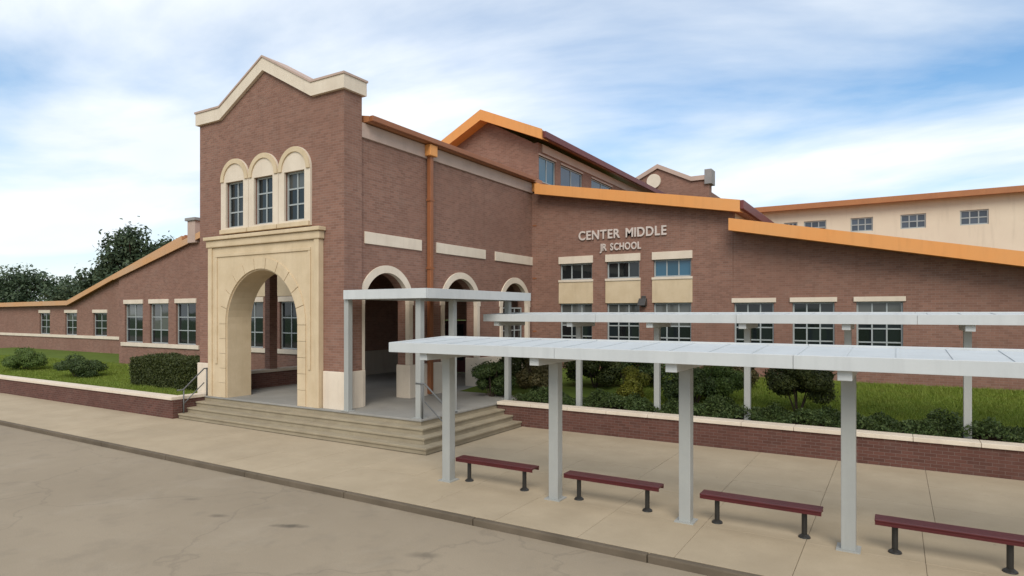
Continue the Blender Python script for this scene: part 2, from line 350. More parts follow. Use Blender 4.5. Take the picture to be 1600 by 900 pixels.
slabs(-52.5 + 0.35, K_Y, 42, 2, 1.5, (STEP_Y0 - K_Y) / 2)          # along the kerb
slabs(SIDE_X + 0.0, STEP_Y0, 10, 3, 1.7, (PLANT_Y - STEP_Y0) / 3)   # patio under the canopy, up to the planter
g = MB(); g.box(-52.2, -160, K_Y, STEP_Y0, -0.05, 0); g.box(10.85, 90, K_Y, STEP_Y0, -0.05, 0); g.obj('slab', 'concrete', side)

# ------------------------------------------------------------------ steps and porch floor
steps = thing('entrance_steps', 'wide concrete entrance steps wrapping round the corner below the stone archway', 'steps', (-15, 12.2, 0))
RISE, TREAD = PLAT / 4, 0.30
for i in range(3):
    y0 = STEP_Y0 + i * TREAD; x1 = SIDE_X - i * TREAD; y1 = y0 + TREAD + 0.03; xi = x1 - TREAD - 0.03
    out = [(LP_X + 0.02, y0), (x1, y0), (x1, PLANT_Y - 0.004), (xi, PLANT_Y - 0.004), (xi, y1), (LP_X + 0.02, y1)]
    ins = [(LP_X + 0.02, y0 + 0.035), (x1 - 0.035, y0 + 0.035), (x1 - 0.035, PLANT_Y - 0.004), (xi, PLANT_Y - 0.004), (xi, y1), (LP_X + 0.02, y1)]
    st_ = MB().poly(ins, [], 'Z', 0.0 if i == 0 else i * RISE - 0.03, (i + 1) * RISE - 0.056).obj('step', 'step_concrete', steps)
    MB().poly(out, [], 'Z', (i + 1) * RISE - 0.055, (i + 1) * RISE).obj('tread', 'step_concrete', st_, 0.012)
ply = STEP_Y0 + 3 * TREAD
pl = MB().box(LP_X - 0.5, PLAT_X - 0.035, ply + 0.035, 23.6, 0.0, PLAT - 0.056).obj('landing', 'step_concrete', steps)
MB().box(LP_X + 0.02, PLAT_X, ply, 23.6, PLAT - 0.055, PLAT).obj('landing_floor', 'porch_floor', pl, 0.012)
MB().box(LP_X - 0.45, LP_X + 0.019, TY + 0.01, 23.6, PLAT - 0.055, PLAT - 0.001).obj('landing_floor', 'porch_floor', pl)

# ------------------------------------------------------------------ school building (front blocks share walls: one thing)
school = thing('school_building', 'brown brick school with gabled entrance tower, arcade and low wings', 'building', (-15, 18, 0))
# -- tower front wall with portal arch and three upper windows
SH, PK = 9.9, 11.05
top = [(TX1, SH), (TC + 2.25, SH), (TC, PK), (TC - 2.25, SH), (TX0, SH)]
AR, AS = 1.74, 3.06; AC = -17.08
WU = [(-18.5, 'l'), (-17.05, 'm'), (-15.6, 'r')]
holes = [[(AC - AR, 0.31), (AC + AR, 0.31)] + arc(AC, AS, AR, 0, math.pi)[:]]
uz0, uz1, uw = 6.22, 7.72, 0.92
holes += [rect(c - uw / 2, c + uw / 2, uz0, uz1) for c, _ in WU]
tw = MB().poly([(TX0, 0.3), (TX1, 0.3)] + top, holes, 'Y', TY, TY + TD).obj('tower_wall', 'brick', school)
def coping(pts, lower, y0, y1, name, mat, parent):
    lo = [(p[0], p[1] - lower) for p in pts]
    return MB().poly(pts + lo[::-1], [], 'Y', y0, y1).obj(name, mat, parent)
cp = [(TX1 + 0.10, SH + 0.34), (TC + 2.22, SH + 0.34), (TC, PK + 0.40), (TC - 2.22, SH + 0.34), (TX0 - 0.10, SH + 0.34)]
coping(cp, 0.40, TY - 0.10, TY + TD + 0.10, 'coping', 'white_stone', tw)
cp2 = [(TX1 + 0.13, SH + 0.40), (TC + 2.22, SH + 0.40), (TC, PK + 0.465), (TC - 2.22, SH + 0.40), (TX0 - 0.13, SH + 0.40)]
coping(cp2, 0.062, TY - 0.13, TY + TD + 0.13, 'coping_cap', 'pink_stone', tw)
# plinth blocks of the tower (pieces either side of the portal, returning along the side)
for x0, x1 in ((TX0 - 0.06, AC - 2.72), (AC + 2.72, TX1 + 0.06)):
    MB().box(x0, x1, TY - 0.06, TY + TD + 0.02, PLAT - 0.3, 1.72).obj('plinth', 'white_stone', tw, 0.02)
# -- portal of cast stone
PW, PT = 2.68, 5.88
pouter = [(AC - PW, PLAT), (AC - AR, PLAT)] + arc(AC, AS, AR, math.pi, 0) + [(AC + AR, PLAT), (AC + PW, PLAT), (AC + PW, PT - 0.3), (AC - PW, PT - 0.3)]
portal = MB().poly(pouter, [], 'Y', TY - 0.14, TY - 0.002).obj('portal', 'limestone', school)
MB().box(AC - PW - 0.06, AC + PW + 0.06, TY - 0.22, TY - 0.003, PT - 0.29, PT - 0.06).obj('cornice', 'limestone', portal, 0.03)
MB().box(AC - PW - 0.12, AC + PW + 0.12, TY - 0.29, TY - 0.003, PT - 0.055, PT + 0.06).obj('cornice', 'limestone', portal, 0.02)
for sx in (-1, 1):                                        # raised edge strips and inner frame moulding
    a = AC + sx * (PW - 0.10); MB().box(a - 0.10, a + 0.10, TY - 0.185, TY - 0.139, PLAT, PT - 0.29).obj('edge_strip', 'limestone', portal, 0.012)
    a = AC + sx * (PW - 0.42); MB().box(a - 0.05, a + 0.05, TY - 0.175, TY - 0.139, PLAT + 1.1, PT - 0.62).obj('panel_moulding', 'limestone', portal, 0.01)
MB().box(AC - PW + 0.37, AC + PW - 0.37, TY - 0.176, TY - 0.139, PT - 0.615, PT - 0.52).obj('panel_moulding', 'limestone', portal, 0.01)
nb = 11                                                   # voussoirs of the arch
for i in range(nb):
    a0, a1 = math.pi * i / nb + 0.006, math.pi * (i + 1) / nb - 0.006
    pts = arc(AC, AS, AR + 0.012, a0, a1, 4) + arc(AC, AS, AR + 0.36, a1, a0, 4)
    MB().poly(pts, [], 'Y', TY - 0.172, TY - 0.139).obj('voussoir', 'limestone', portal)
for sx in (-1, 1):                                        # jamb stones below the arch
    for k in range(5):
        z0 = PLAT + k * (AS - PLAT) / 5 + 0.006; z1 = PLAT + (k + 1) * (AS - PLAT) / 5 - 0.006
        a = AC + sx * (AR + 0.186); MB().box(a - 0.174, a + 0.174, TY - 0.172, TY - 0.139, z0, z1).obj('jamb_stone', 'limestone', portal)
# intrados lining through the wall thickness
lin = arc(AC, AS, AR - 0.03, math.pi, 0) ; lout = arc(AC, AS, AR - 0.003, 0, math.pi)
MB().poly([(AC - AR + 0.03, PLAT)] + lin + [(AC + AR - 0.03, PLAT), (AC + AR - 0.003, PLAT)] + lout + [(AC - AR + 0.003, PLAT)], [], 'Y', TY - 0.12, TY + TD + 0.06).obj('arch_lining', 'limestone', portal)
# -- upper windows in arched cast-stone surrounds
for c, _ in WU:
    zt = uz1 + 0.02; r_ = 0.715
    so = [(c - r_, 6.04), (c + r_, 6.04)] + arc(c, zt, r_, 0, math.pi)
    wobj = window(school, 'Y', TY, 1, c - uw / 2, c + uw / 2, uz0, uz1, 2, 3, recess=0.06, frame='frame_metal')
    MB().poly(so, [rect(c - uw / 2 + 0.004, c + uw / 2 - 0.004, uz0 + .004, uz1 - .004)], 'Y', TY - 0.07, TY - 0.002).obj('surround', 'white_stone', wobj)
    ring = arc(c, zt, r_ - 0.01, 0, math.pi) + arc(c, zt, r_ - 0.16, math.pi, 0)
    MB().poly(ring, [], 'Y', TY - 0.11, TY - 0.069).obj('arch_moulding', 'limestone', wobj)
    MB().box(c - r_ + 0.01, c + r_ - 0.01, TY - 0.14, TY - 0.003, 6.02, 6.16).obj('sill', 'limestone', wobj, 0.015)
# -- arcade side wall (faces +X) with three arches
AX, AY0, AY1, AT = -13.62, TY + TD, 24.0, 0.45
ACS = [14.62, 18.48, 22.27]; RO, RI, ZS = 1.22, 1.0, 3.68
EAVE = 9.1
holes = [[(c - RI, 0.31), (c + RI, 0.31)] + arc(c, ZS, RI, 0, math.pi) for c in ACS]
aw = MB().poly([(AY0, 0.3), (AY1, 0.3), (AY1, EAVE - 0.02), (AY0, EAVE - 0.02)], holes, 'X', AX, AX - AT).obj('arcade_wall', 'brick', school)
for c in ACS:
    ring = [(c + RO, ZS)] + arc(c, ZS, RO, 0, math.pi)[1:] + arc(c, ZS, RI - 0.01, math.pi, 0)
    MB().poly(ring, [], 'X', AX + 0.05, AX - 0.12).obj('arch_trim', 'white_stone', aw)
    for s_ in (-1, 1):
        MB().box(AX + 0.05, AX - 0.12, c + s_ * (RI - 0.01), c + s_ * (RI + 0.17), 1.725, ZS - 0.003).obj('jamb_trim', 'white_stone', aw, 0.01)
for a, b_ in ((AY0 + 0.02, ACS[0] - RI + 0.012), (ACS[0] + RI - 0.012, ACS[1] - RI + 0.012), (ACS[1] + RI - 0.012, ACS[2] - RI + 0.012), (ACS[2] + RI - 0.012, AY1 - 0.3)):
    if b_ - a > 0.05: MB().box(AX + 0.07, AX - AT - 0.06, a, b_, PLAT - 0.3, 1.72).obj('plinth', 'white_stone', aw, 0.02)
for a, b_ in ((y_at(569, AX), y_at(658, AX)), (y_at(681, AX), y_at(758, AX)), (y_at(773, AX), y_at(836, AX))):
    MB().box(AX + 0.04, AX - 0.1, a, b_, 5.50, 5.86).obj('stone_band', 'white_stone', aw, 0.01)
MB().box(AX + 0.06, AX - 0.1, AY0 + 0.001, AY1 - 0.001, EAVE - 0.46, EAVE - 0.025).obj('frieze', 'pink_stone', aw, 0.01)
# arcade roof: shallow gable behind the tower
rw = MB(); ex, wx, rz = AX + 0.24, TX0 - 0.35, 10.0
rw.poly([(wx, EAVE), (ex, EAVE), (ex, EAVE + 0.16), (TC, rz), (wx, EAVE + 0.16)], [], 'Y', AY0 + 0.12, AY1 + 0.2)
arf = rw.obj('roof', 'roof_metal', school)
MB().box(ex + 0.002, ex + 0.14, AY0 + 0.14, AY1 - 0.55, EAVE + 0.0, EAVE + 0.17).obj('gutter', 'brown_metal', arf, 0.02)
# interior of the loggia
MB().poly([(AY0, 0.3), (AY1, 0.3), (AY1, EAVE), (AY0, EAVE)], [rect(AY0 + 0.02, 15.50, 0.31, 5.0), rect(15.84, 17.62, 0.31, 5.0)], 'X', TX0 + 0.10, TX0 - 0.18).obj('porch_side_wall', 'brick', school)
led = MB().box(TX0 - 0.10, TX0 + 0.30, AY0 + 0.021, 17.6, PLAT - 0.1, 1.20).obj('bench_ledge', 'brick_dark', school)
MB().box(TX0 - 0.16, TX0 + 0.36, AY0 + 0.02, 17.61, 1.202, 1.30).obj('ledge_cap', 'plaster', led, 0.01)
MB().box(TX0 + 0.105, TX0 + 0.17, 17.66, AY1 - 0.25, PLAT, 1.72).obj('plinth', 'plaster', school)
MB().box(TX0 - 0.18, AX - AT - 0.001, AY0, AY1, 5.28, 5.4).obj('porch_ceiling', 'plaster', school)
BY = AY1 - 0.25
bw = MB().poly(rect(TX0 + 0.10, AX - AT - 0.002, PLAT, 5.28), [rect(-19.2, -17.2, PLAT + 0.001, 3.1), rect(-16.6, -14.8, PLAT + 0.001, 3.1)], 'Y', BY, BY + 0.22).obj('porch_back_wall', 'brick', school)
for a, b_ in ((-19.2, -17.2), (-16.6, -14.8)):            # two pairs of doors
    for k in range(2):
        x0 = a + k * (b_ - a) / 2 + 0.02; x1 = x0 + (b_ - a) / 2 - 0.04
        d = MB().poly(rect(x0, x1, PLAT + 0.01, 3.08), [rect(x0 + 0.16, x1 - 0.16, 1.2, 2.9)], 'Y', BY + 0.06, BY + 0.11).obj('door', 'door_maroon', school)
        MB().box(x0 + 0.15, x1 - 0.15, BY + 0.08, BY + 0.09, 1.19, 2.91).obj('pane', 'glass', d)
        hx = x1 - 0.09 if k == 0 else x0 + 0.09
        MB().tube([(hx, BY + 0.06, 1.55), (hx, BY + 0.0, 1.55), (hx, BY + 0.0, 1.95), (hx, BY + 0.06, 1.95)], 0.014, 6).obj('handle', 'frame_metal', d)
window(school, 'X', AX - 0.14, -1, ACS[2] - RI + 0.19, ACS[2] + RI - 0.19, 1.74, ZS - 0.02, 3, 4, recess=0.02, frame='frame_metal')
MB().box(AX - 0.14, AX - 0.4, ACS[2] - RI + 0.02, ACS[2] + RI - 0.02, PLAT, 1.72).obj('window_apron', 'white_stone', school)
# downspouts on the arcade wall
for yc, wd in ((y_at(671, AX + 0.1), 0.16), (y_at(836, AX + 0.1), 0.18)):
    ds = MB().box(AX + 0.055, AX + 0.055 + 0.16, yc - wd / 2, yc + wd / 2, PLAT + 0.05, EAVE - 0.4).obj('downspout', 'brown_metal', school, 0.02)
    MB().box(AX + 0.055, AX + 0.30, yc - 0.20, yc + 0.20, EAVE - 0.40, EAVE - 0.02).obj('rainwater_head', 'orange_metal', ds, 0.03)
    for zb in (2.6, 4.9, 7.2): MB().box(AX + 0.052, AX + 0.23, yc - wd / 2 - 0.03, yc + wd / 2 + 0.03, zb, zb + 0.06).obj('strap', 'brown_metal', ds)
# -- middle block carrying the school name
BYF = 23.7; MX0, MX1 = AX, -5.12; SL = 0.175
def ztop(x): return 8.84 - SL * (x + 12.8)
mw = [(x_at(875, BYF), x_at(925, BYF)), (x_at(948, BYF), x_at(999, BYF)), (x_at(1021, BYF), x_at(1080, BYF))]
holes = []
for a, b_ in mw: holes += [rect(a, b_, 2.0, 3.82), rect(a, b_, 4.82, 5.50)]
RTH = 0.34
midw = MB().poly([(MX0 + 0.002, 0.2), (MX1, 0.2), (MX1, ztop(MX1) - RTH), (MX0 + 0.002, ztop(MX0) - RTH)], holes, 'Y', BYF, BYF + 0.35).obj('name_wall', 'brick', school)
for a, b_ in mw:
    window(school, 'Y', BYF, 1, a, b_, 2.0, 3.82, 3, 4, sill=(0.12, 0.05, 0.05), row_fr=[0.24, 0.26, 0.26, 0.24])
    wv_ = window(school, 'Y', BYF, 1, a, b_, 4.82, 5.50, 3, 1, lintel=(0.30, 0.05, 0.05), glass='glass_sky_tint' if a > -9 else 'glass')
    MB().box(a - 0.05, b_ + 0.05, BYF - 0.03, BYF + 0.1, 3.822, 4.72).obj('spandrel_panel', 'limestone', wv_, 0.01)
    MB().box(a - 0.06, b_ + 0.06, BYF - 0.06, BYF + 0.1, 4.722, 4.818).obj('sill', 'white_stone', wv_, 0.01)
def shed(x0, x1, zf, y0, y1, th, name='roof', over=0.0):
    rb = MB().poly([(x0, zf(x0) - th), (x1, zf(x1) - th), (x1, zf(x1)), (x0, zf(x0))], [], 'Y', y0, y1).obj(name, 'roof_metal', school)
    MB().poly([(x0, zf(x0) - th - 0.06), (x1, zf(x1) - th - 0.06), (x1, zf(x1) + 0.03), (x0, zf(x0) + 0.03)], [], 'Y', y0 - 0.06, y0 - 0.002).obj('fascia', 'orange_metal', rb)
    MB().poly([(x0, zf(x0) - th - 0.035), (x1, zf(x1) - th - 0.035), (x1, zf(x1) - th - 0.003), (x0, zf(x0) - th - 0.003)], [], 'Y', y0, BYF - 0.004 if y0 > 20 else y1).obj('soffit', 'orange_metal', rb)
    return rb
r1 = shed(MX0 + 0.42, MX1 + 0.35, ztop, BYF - 0.45, 33.0, RTH)
MB().box(MX1 + 0.352, MX1 + 0.48, BYF - 0.50, 32.9, ztop(MX1 + 0.35) - 0.30, ztop(MX1 + 0.35) + 0.02).obj('gutter', 'red_metal', r1, 0.02)
MB().box(MX1 - 0.3, MX1 - 0.001, BYF + 0.351, 33.0, 0.2, ztop(MX1) - RTH - 0.01).obj('side_wall', 'cream_wall', school)
# name letters
def word(txt, x0, x1, z0, h, skew=0):
    ms = []; xs = 0
    for ch in txt:
        if ch == ' ': xs += 0.42; continue
        cu = bpy.data.curves.new('letter', 'FONT'); cu.body = ch; cu.size = 1.0; cu.extrude = 0.06; cu.offset = 0.022
        tmp = bpy.data.objects.new('letter_tmp', cu); C.objects.link(tmp)
        me = bpy.data.meshes.new_from_object(tmp); C.objects.unlink(tmp); bpy.data.objects.remove(tmp)
        xx = [v.co.x for v in me.vertices]; ms.append((me, xs - min(xx))); xs += max(xx) - min(xx) + 0.12
    k = (x1 - x0) / (xs - 0.12); kz = h / 0.70
    for me, off in ms:
        me.transform(Matrix(((k, 0, 0, x0 + off * k), (0, 0, -1, 0), (0, kz, 0, z0), (0, 0, 0, 1))))
        for v in me.vertices: v.co.y = BYF - 0.035 + v.co.y * 0.5
        me.materials.clear(); me.materials.append(M['letter_metal']); link('letter', me, midw)
word('CENTER MIDDLE', x_at(905, BYF), x_at(1042, BYF), 6.46, 0.36)
word('JR SCHOOL', x_at(938, BYF), x_at(1002, BYF), 5.97, 0.28)
# -- right wing, lower
WX1 = 10.0; WYF = BYF + 0.02
def zr(x): return max(6.78 - 0.195 * (x + 5.15), 4.35)
rwn = [(x_at(1147, WYF), x_at(1209, WYF)), (x_at(1238, WYF), x_at(1304, WYF)), (x_at(1338, WYF), x_at(1411, WYF)), (5.6, 7.2)]
MB().poly([(MX1 + 0.002, 0.2), (WX1, 0.2), (WX1, zr(WX1) - RTH), (7.3, zr(7.3) - RTH), (MX1 + 0.002, zr(MX1) - RTH)], [rect(a, b_, 2.0, 3.80) for a, b_ in rwn], 'Y', WYF, WYF + 0.33).obj('wing_wall', 'brick', school)
for a, b_ in rwn: window(school, 'Y', WYF, 1, a, b_, 2.0, 3.80, 3, 4, lintel=(0.16, 0.08, 0.05), sill=(0.12, 0.06, 0.05), row_fr=[0.24, 0.26, 0.26, 0.24])
shed(MX1 + 0.02, 7.3, zr, BYF - 0.75, 33.0, RTH)
# -- left wing (front part and set-back part)
LYF = 18.0
def z_at(u, v, Y): return CAM_H + (CY - v) / F_PX * (Y / ray(u)[1])
def line(u0, v0, u1, v1, Y):
    xa, za, xb, zb = x_at(u0, Y), z_at(u0, v0, Y), x_at(u1, Y), z_at(u1, v1, Y); k = (zb - za) / (xb - xa)
    return lambda x: za + k * (x - xa)
zl = line(310, 367, 186, 428, LYF)
LX1, LX0 = TX0 - 0.18, x_at(186, LYF)
lw = [(x_at(a, LYF), x_at(b_, LYF)) for a, b_ in ((195, 223), (234, 263), (275, 306), (379, 411), (437, 468))]
zi0, zi1 = 1.86, 3.92
lfw = MB().poly([(LX0, 0.2), (LX1 - 0.002, 0.2), (LX1 - 0.002, zl(LX1) - 0.2), (LX0, zl(LX0) - 0.2)], [rect(a, b_, zi0, zi1) for a, b_ in lw], 'Y', LYF, LYF + 0.33).obj('wing_wall', 'brick', school)
for a, b_ in lw: window(school, 'Y', LYF, 1, a, b_, zi0, zi1, 2, 3, lintel=(0.22, 0.06, 0.05))
MB().box(lw[0][0] - 0.3, lw[2][1] + 0.3, LYF - 0.07, LYF + 0.1, zi0 - 0.2, zi0 - 0.002).obj('sill_band', 'white_stone', lfw, 0.01)
MB().box(lw[3][0] - 0.6, LX1 - 0.01, LYF - 0.07, LYF + 0.1, zi0 - 0.2, zi0 - 0.002).obj('sill_band', 'white_stone', lfw, 0.01)
MB().box(lw[3][0] - 1.0, LX1 - 0.01, LYF - 0.04, LYF + 0.1, zi1 + 0.24, 6.4).obj('stone_panel', 'limestone', lfw, 0.01)
rl = MB().poly([(LX0 - 0.25, zl(LX0 - 0.25) - 0.2), (LX1, zl(LX1) - 0.2), (LX1, zl(LX1)), (LX0 - 0.25, zl(LX0 - 0.25))], [], 'Y', LYF - 0.12, 34).obj('roof', 'roof_metal', school)
MB().poly([(LX0 - 0.25, zl(LX0 - 0.25) - 0.27), (LX1 - 0.2, zl(LX1 - 0.2) - 0.27), (LX1 - 0.2, zl(LX1 - 0.2) + 0.03), (LX0 - 0.25, zl(LX0 - 0.25) + 0.03)], [], 'Y', LYF - 0.18, LYF - 0.122).obj('fascia', 'tan_metal', rl)
kx = x_at(303, LYF); kz = z_at(303, 346, LYF)
MB().box(kx - 0.22, kx + 0.4, LYF - 0.2, LYF + 0.5, zl(kx) - 0.3, kz).obj('kneeler', 'pink_stone', lfw, 0.02)
MB().box(kx - 0.32, kx + 0.5, LYF - 0.28, LYF + 0.58, kz + 0.002, kz + 0.15).obj('kneeler_cap', 'grey_stone', lfw, 0.02)
SYF = 22.0
MB().box(LX0 + 0.002, LX0 + 0.3, LYF + 0.331, SYF, 0.2, zl(LX0) - 0.22).obj('side_wall', 'brick', school)
zsl = line(180, 433, 137, 457, SYF)
def zs(x): return max(zsl(x), 4.1)
sx0, sxk = -86.0, x_at(137, SYF) - 2.2
s_w = [(x_at(a, SYF), x_at(b_, SYF)) for a, b_ in ((146, 167), (102, 120), (62, 78))]
sb = MB().poly([(sx0, 0.2), (LX0, 0.2), (LX0, zs(LX0) - 0.2), (sxk, zs(sxk) - 0.2), (sx0, zs(sx0) - 0.2)], [rect(a, b_, 1.86, 3.45) for a, b_ in s_w], 'Y', SYF, SYF + 0.33).obj('setback_wall', 'brick', school)
for a, b_ in s_w: window(school, 'Y', SYF, 1, a, b_, 1.86, 3.45, 2, 3, lintel=(0.22, 0.08, 0.05))
MB().box(sx0, LX0 - 0.25, SYF - 0.07, SYF + 0.1, 1.66, 1.858).obj('sill_band', 'white_stone', sb, 0.01)
rs = MB().poly([(sx0, zs(sx0) - 0.198), (sxk, zs(sxk) - 0.198), (LX0, zs(LX0) - 0.198), (LX0, zs(LX0)), (sxk, zs(sxk)), (sx0, zs(sx0))], [], 'Y', SYF - 0.3, 34).obj('roof', 'roof_metal', school)
MB().poly([(sx0, zs(sx0) - 0.30), (sxk, zs(sxk) - 0.30), (LX0 - 0.26, zs(LX0 - 0.26) - 0.30), (LX0 - 0.26, zs(LX0 - 0.26) + 0.03), (sxk, zs(sxk) + 0.03), (sx0, zs(sx0) + 0.03)], [], 'Y', SYF - 0.36, SYF - 0.302).obj('fascia', 'tan_metal', rs)
# wall lamp between the windows of the name wall
lx = x_at(1006, BYF); wl = thing('wall_lamp', 'small dark wall lamp between the second and third tall windows of the name wall', 'lamp', (lx, BYF, 3.7))
MB().box(lx - 0.09, lx + 0.09, BYF - 0.04, BYF - 0.002, 3.66, 4.10).obj('back_plate', 'frame_dark', wl, 0.01)
MB().poly([(BYF - 0.36, 3.72), (BYF - 0.041, 3.72), (BYF - 0.041, 4.0), (BYF - 0.16, 4.0)], [], 'X', lx - 0.15, lx + 0.15).obj('hood', 'frame_dark', wl, 0.01)

# ------------------------------------------------------------------ taller hall behind the arcade
HX1, HY0, HY1 = -13.60, 24.25, 42.0; HC, HXL = -16.3, -19.2; HE, HR = 11.0, 12.35
hall = thing('gabled_hall', 'taller brick hall with orange gable edge and high side windows rising behind the arcade', 'building', (-16, 33, 0))
fw_ = MB().poly([(HXL, 5.5), (HX1 - 0.303, 5.5), (HX1 - 0.303, HE + 0.05), (HC, HR - 0.03), (HXL, HE - 0.12)], [], 'Y', HY0, HY0 + 0.3).obj('gable_wall', 'brick', hall)
hw = [(y_at(842, HX1), y_at(868, HX1)), (y_at(876, HX1), y_at(910, HX1)), (y_at(924, HX1), y_at(956, HX1)), (34.6, 37.0)]
hs = MB().poly(rect(HY0, HY1, 5.5, HE), [rect(a, b_, 9.3, 10.45) for a, b_ in hw], 'X', HX1, HX1 - 0.3).obj('side_wall', 'brick', hall)
for i, (a, b_) in enumerate(hw): window(hall, 'X', HX1, -1, a, b_, 9.3, 10.45, 2, 1, recess=0.05, glass='glass_sky_tint' if i == 0 else 'glass_grey', lintel=(0.08, 0.03, 0.04), trim='pink_stone')
MB().box(HX1 + 0.05, HX1 - 0.05, HY0 + 0.3, HY1, 10.62, 10.98).obj('frieze', 'pink_stone', hs)
out = [(HXL - 0.45, HE - 0.28), (HC, HR), (HX1 + 0.5, HE + 0.02), (HX1 + 0.5, HE + 0.34), (HC, HR + 0.36), (HXL - 0.45, HE + 0.06)]
hr = MB().poly(out, [], 'Y', HY0 - 0.55, HY1).obj('roof', 'roof_metal', hall)
gb = [(HXL - 0.45, HE - 0.34), (HC, HR - 0.08), (HX1 + 0.5, HE - 0.06), (HX1 + 0.5, HE + 0.38), (HC, HR + 0.40), (HXL - 0.45, HE + 0.10)]
MB().poly(gb, [], 'Y', HY0 - 0.62, HY0 - 0.552).obj('gable_fascia', 'orange_metal', hr)
MB().poly([(HXL - 0.45, HE - 0.32), (HC, HR - 0.05), (HX1 + 0.5, HE - 0.03), (HX1 + 0.5, HE + 0.015), (HC, HR - 0.004), (HXL - 0.45, HE - 0.285)], [], 'Y', HY0 - 0.551, HY0 - 0.003).obj('soffit', 'orange_metal', hr)
MB().box(HX1 + 0.502, HX1 + 0.64, HY0 - 0.5, HY1, HE + 0.02, HE + 0.30).obj('gutter', 'red_metal', hr, 0.02)
MB().box(HXL, HXL + 0.3, HY0 + 0.301, HY1, 5.5, HE - 0.3).obj('side_wall', 'brick', hall)

# ------------------------------------------------------------------ far pediment block
QY, QC = 45.0, -15.1
ped = thing('pediment_block', 'distant brick pediment with a round cream medallion above the orange roof edge', 'building', (QC, QY, 0))
qo = [(QC - 3.75, 8), (QC + 3.75, 8), (QC + 3.75, 13.0), (QC + 2.5, 13.0), (QC, 14.1), (QC - 2.5, 13.0), (QC - 3.75, 13.0)]
MB().poly(qo, [], 'Y', QY, QY + 0.7).obj('wall', 'brick', ped)
MB().box(QC - 3.4, QC + 3.4, QY + 0.701, QY + 9, 8, 12.4).obj('rear_block', 'brick', ped)
qc = [(QC + 3.9, 13.25), (QC + 2.5, 13.25), (QC, 14.45), (QC - 2.5, 13.25), (QC - 3.9, 13.25)]
MB().poly(qc + [(p[0], p[1] - 0.32) for p in qc][::-1], [], 'Y', QY - 0.15, QY + 0.85).obj('coping', 'pink_stone', ped)
MB().box(QC + 3.45, QC + 3.95, QY - 0.17, QY + 0.9, 12.6, 13.65).obj('pier_cap', 'grey_stone', ped, 0.03)
MB().box(QC - 3.95, QC - 3.45, QY - 0.17, QY + 0.9, 12.6, 13.65).obj('pier_cap', 'grey_stone', ped, 0.03)
qx = x_at(1022, QY); MB().poly(arc(qx, 13.22, 0.53, 0, 2 * math.pi * 35 / 36, 35), [], 'Y', QY - 0.12, QY - 0.002).obj('medallion', 'white_stone', ped)

# ------------------------------------------------------------------ far cream clerestory wing
CY_ = 33.1; cler = thing('clerestory_wing', 'cream upper wing with a row of small windows above the right roof', 'building', (4, CY_, 0))
cwin = [(x_at(a, CY_), x_at(b_, CY_)) for a, b_ in ((1197, 1216), (1225, 1246), (1256, 1291), (1329, 1364), (1407, 1447), (1500, 1545))]
cx0, cx1 = -8.5, 16.0
MB().poly(rect(cx0, cx1, 0.2, 8.45), [rect(a, b_, 7.22, 7.86) for a, b_ in cwin], 'Y', CY_, CY_ + 0.3).obj('wall', 'cream_wall', cler)
for a, b_ in cwin: window(cler, 'Y', CY_, 1, a, b_, 7.22, 7.86, 3, 2, recess=0.06, glass='glass_grey')
cr_ = MB().box(cx0 - 0.3, cx1 + 0.3, CY_ - 0.4, CY_ + 12, 8.452, 8.58).obj('roof', 'roof_metal', cler)
MB().box(cx0 - 0.3, cx1 + 0.3, CY_ - 0.5, CY_ - 0.402, 8.40, 8.66).obj('fascia', 'rust_metal', cr_, 0.01)
MB().box(cx0, cx0 + 0.3, CY_ + 0.301, CY_ + 11.6, 0.2, 8.45).obj('side_wall', 'cream_wall', cler); MB().box(cx1 - 0.3, cx1, CY_ + 0.301, CY_ + 11.6, 0.2, 8.45).obj('side_wall', 'cream_wall', cler)

# ------------------------------------------------------------------ planters (brick walls with cap stones)
def planter(label, segs, loc):
    p = thing('planter_wall', label, 'planter', loc)
    for (x0, x1, y0, y1) in segs:
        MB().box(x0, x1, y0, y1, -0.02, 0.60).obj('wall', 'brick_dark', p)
        lx_, ly_ = x1 - x0, y1 - y0; n = max(1, round(max(lx_, ly_) / 1.2))
        for k in range(n):
            if lx_ >= ly_: b4 = (x0 + lx_ * k / n + 0.004, x0 + lx_ * (k + 1) / n - 0.004, y0 - 0.05, y1 + 0.05)
            else: b4 = (x0 - 0.05, x1 + 0.05, y0 + ly_ * k / n + 0.004, y0 + ly_ * (k + 1) / n - 0.004)
            MB().box(*b4, 0.602, 0.70).obj('cap_stone', 'white_stone', p, 0.012)
    return p
planter('long brick planter wall with pale stone cap in front of the shrubs and lawn at right', [(PLAT_X + 0.02, 16.0, PLANT_Y, PLANT_Y + 0.32)], (0, PLANT_Y, 0))
planter('brick planter wall with pale stone cap left of the entrance steps', [(-60, LP_X - 0.0, 11.55, 11.87), (LP_X - 0.32, LP_X, 11.924, TY - 0.075)], (-40, 11.7, 0))
# planting beds and lawns behind them
bed = MB(); bed.add([(PLAT_X + 0.02, PLANT_Y + 0.32, 0.56), (16, PLANT_Y + 0.32, 0.56), (16, 18.6, 0.66), (PLAT_X + 0.02, 18.6, 0.66)], [(0, 1, 2, 3)])
tag(bed.obj('planting_bed', 'soil'), kind='structure')
lawn = MB(); lawn.add([(AX + 0.3, 18.0, 0.64), (16, 18.0, 0.64), (16, 24.0, 1.12), (AX + 0.3, 24.0, 1.12)], [(0, 1, 2, 3)])
tag(lawn.obj('lawn', 'turf'), kind='structure')
bed2 = MB(); bed2.add([(-60, 11.87, 0.56), (TX0, 11.87, 0.56), (TX0, 22.1, 0.72), (-60, 22.1, 0.72)], [(0, 1, 2, 3)])
tag(bed2.obj('lawn', 'turf'), kind='structure')

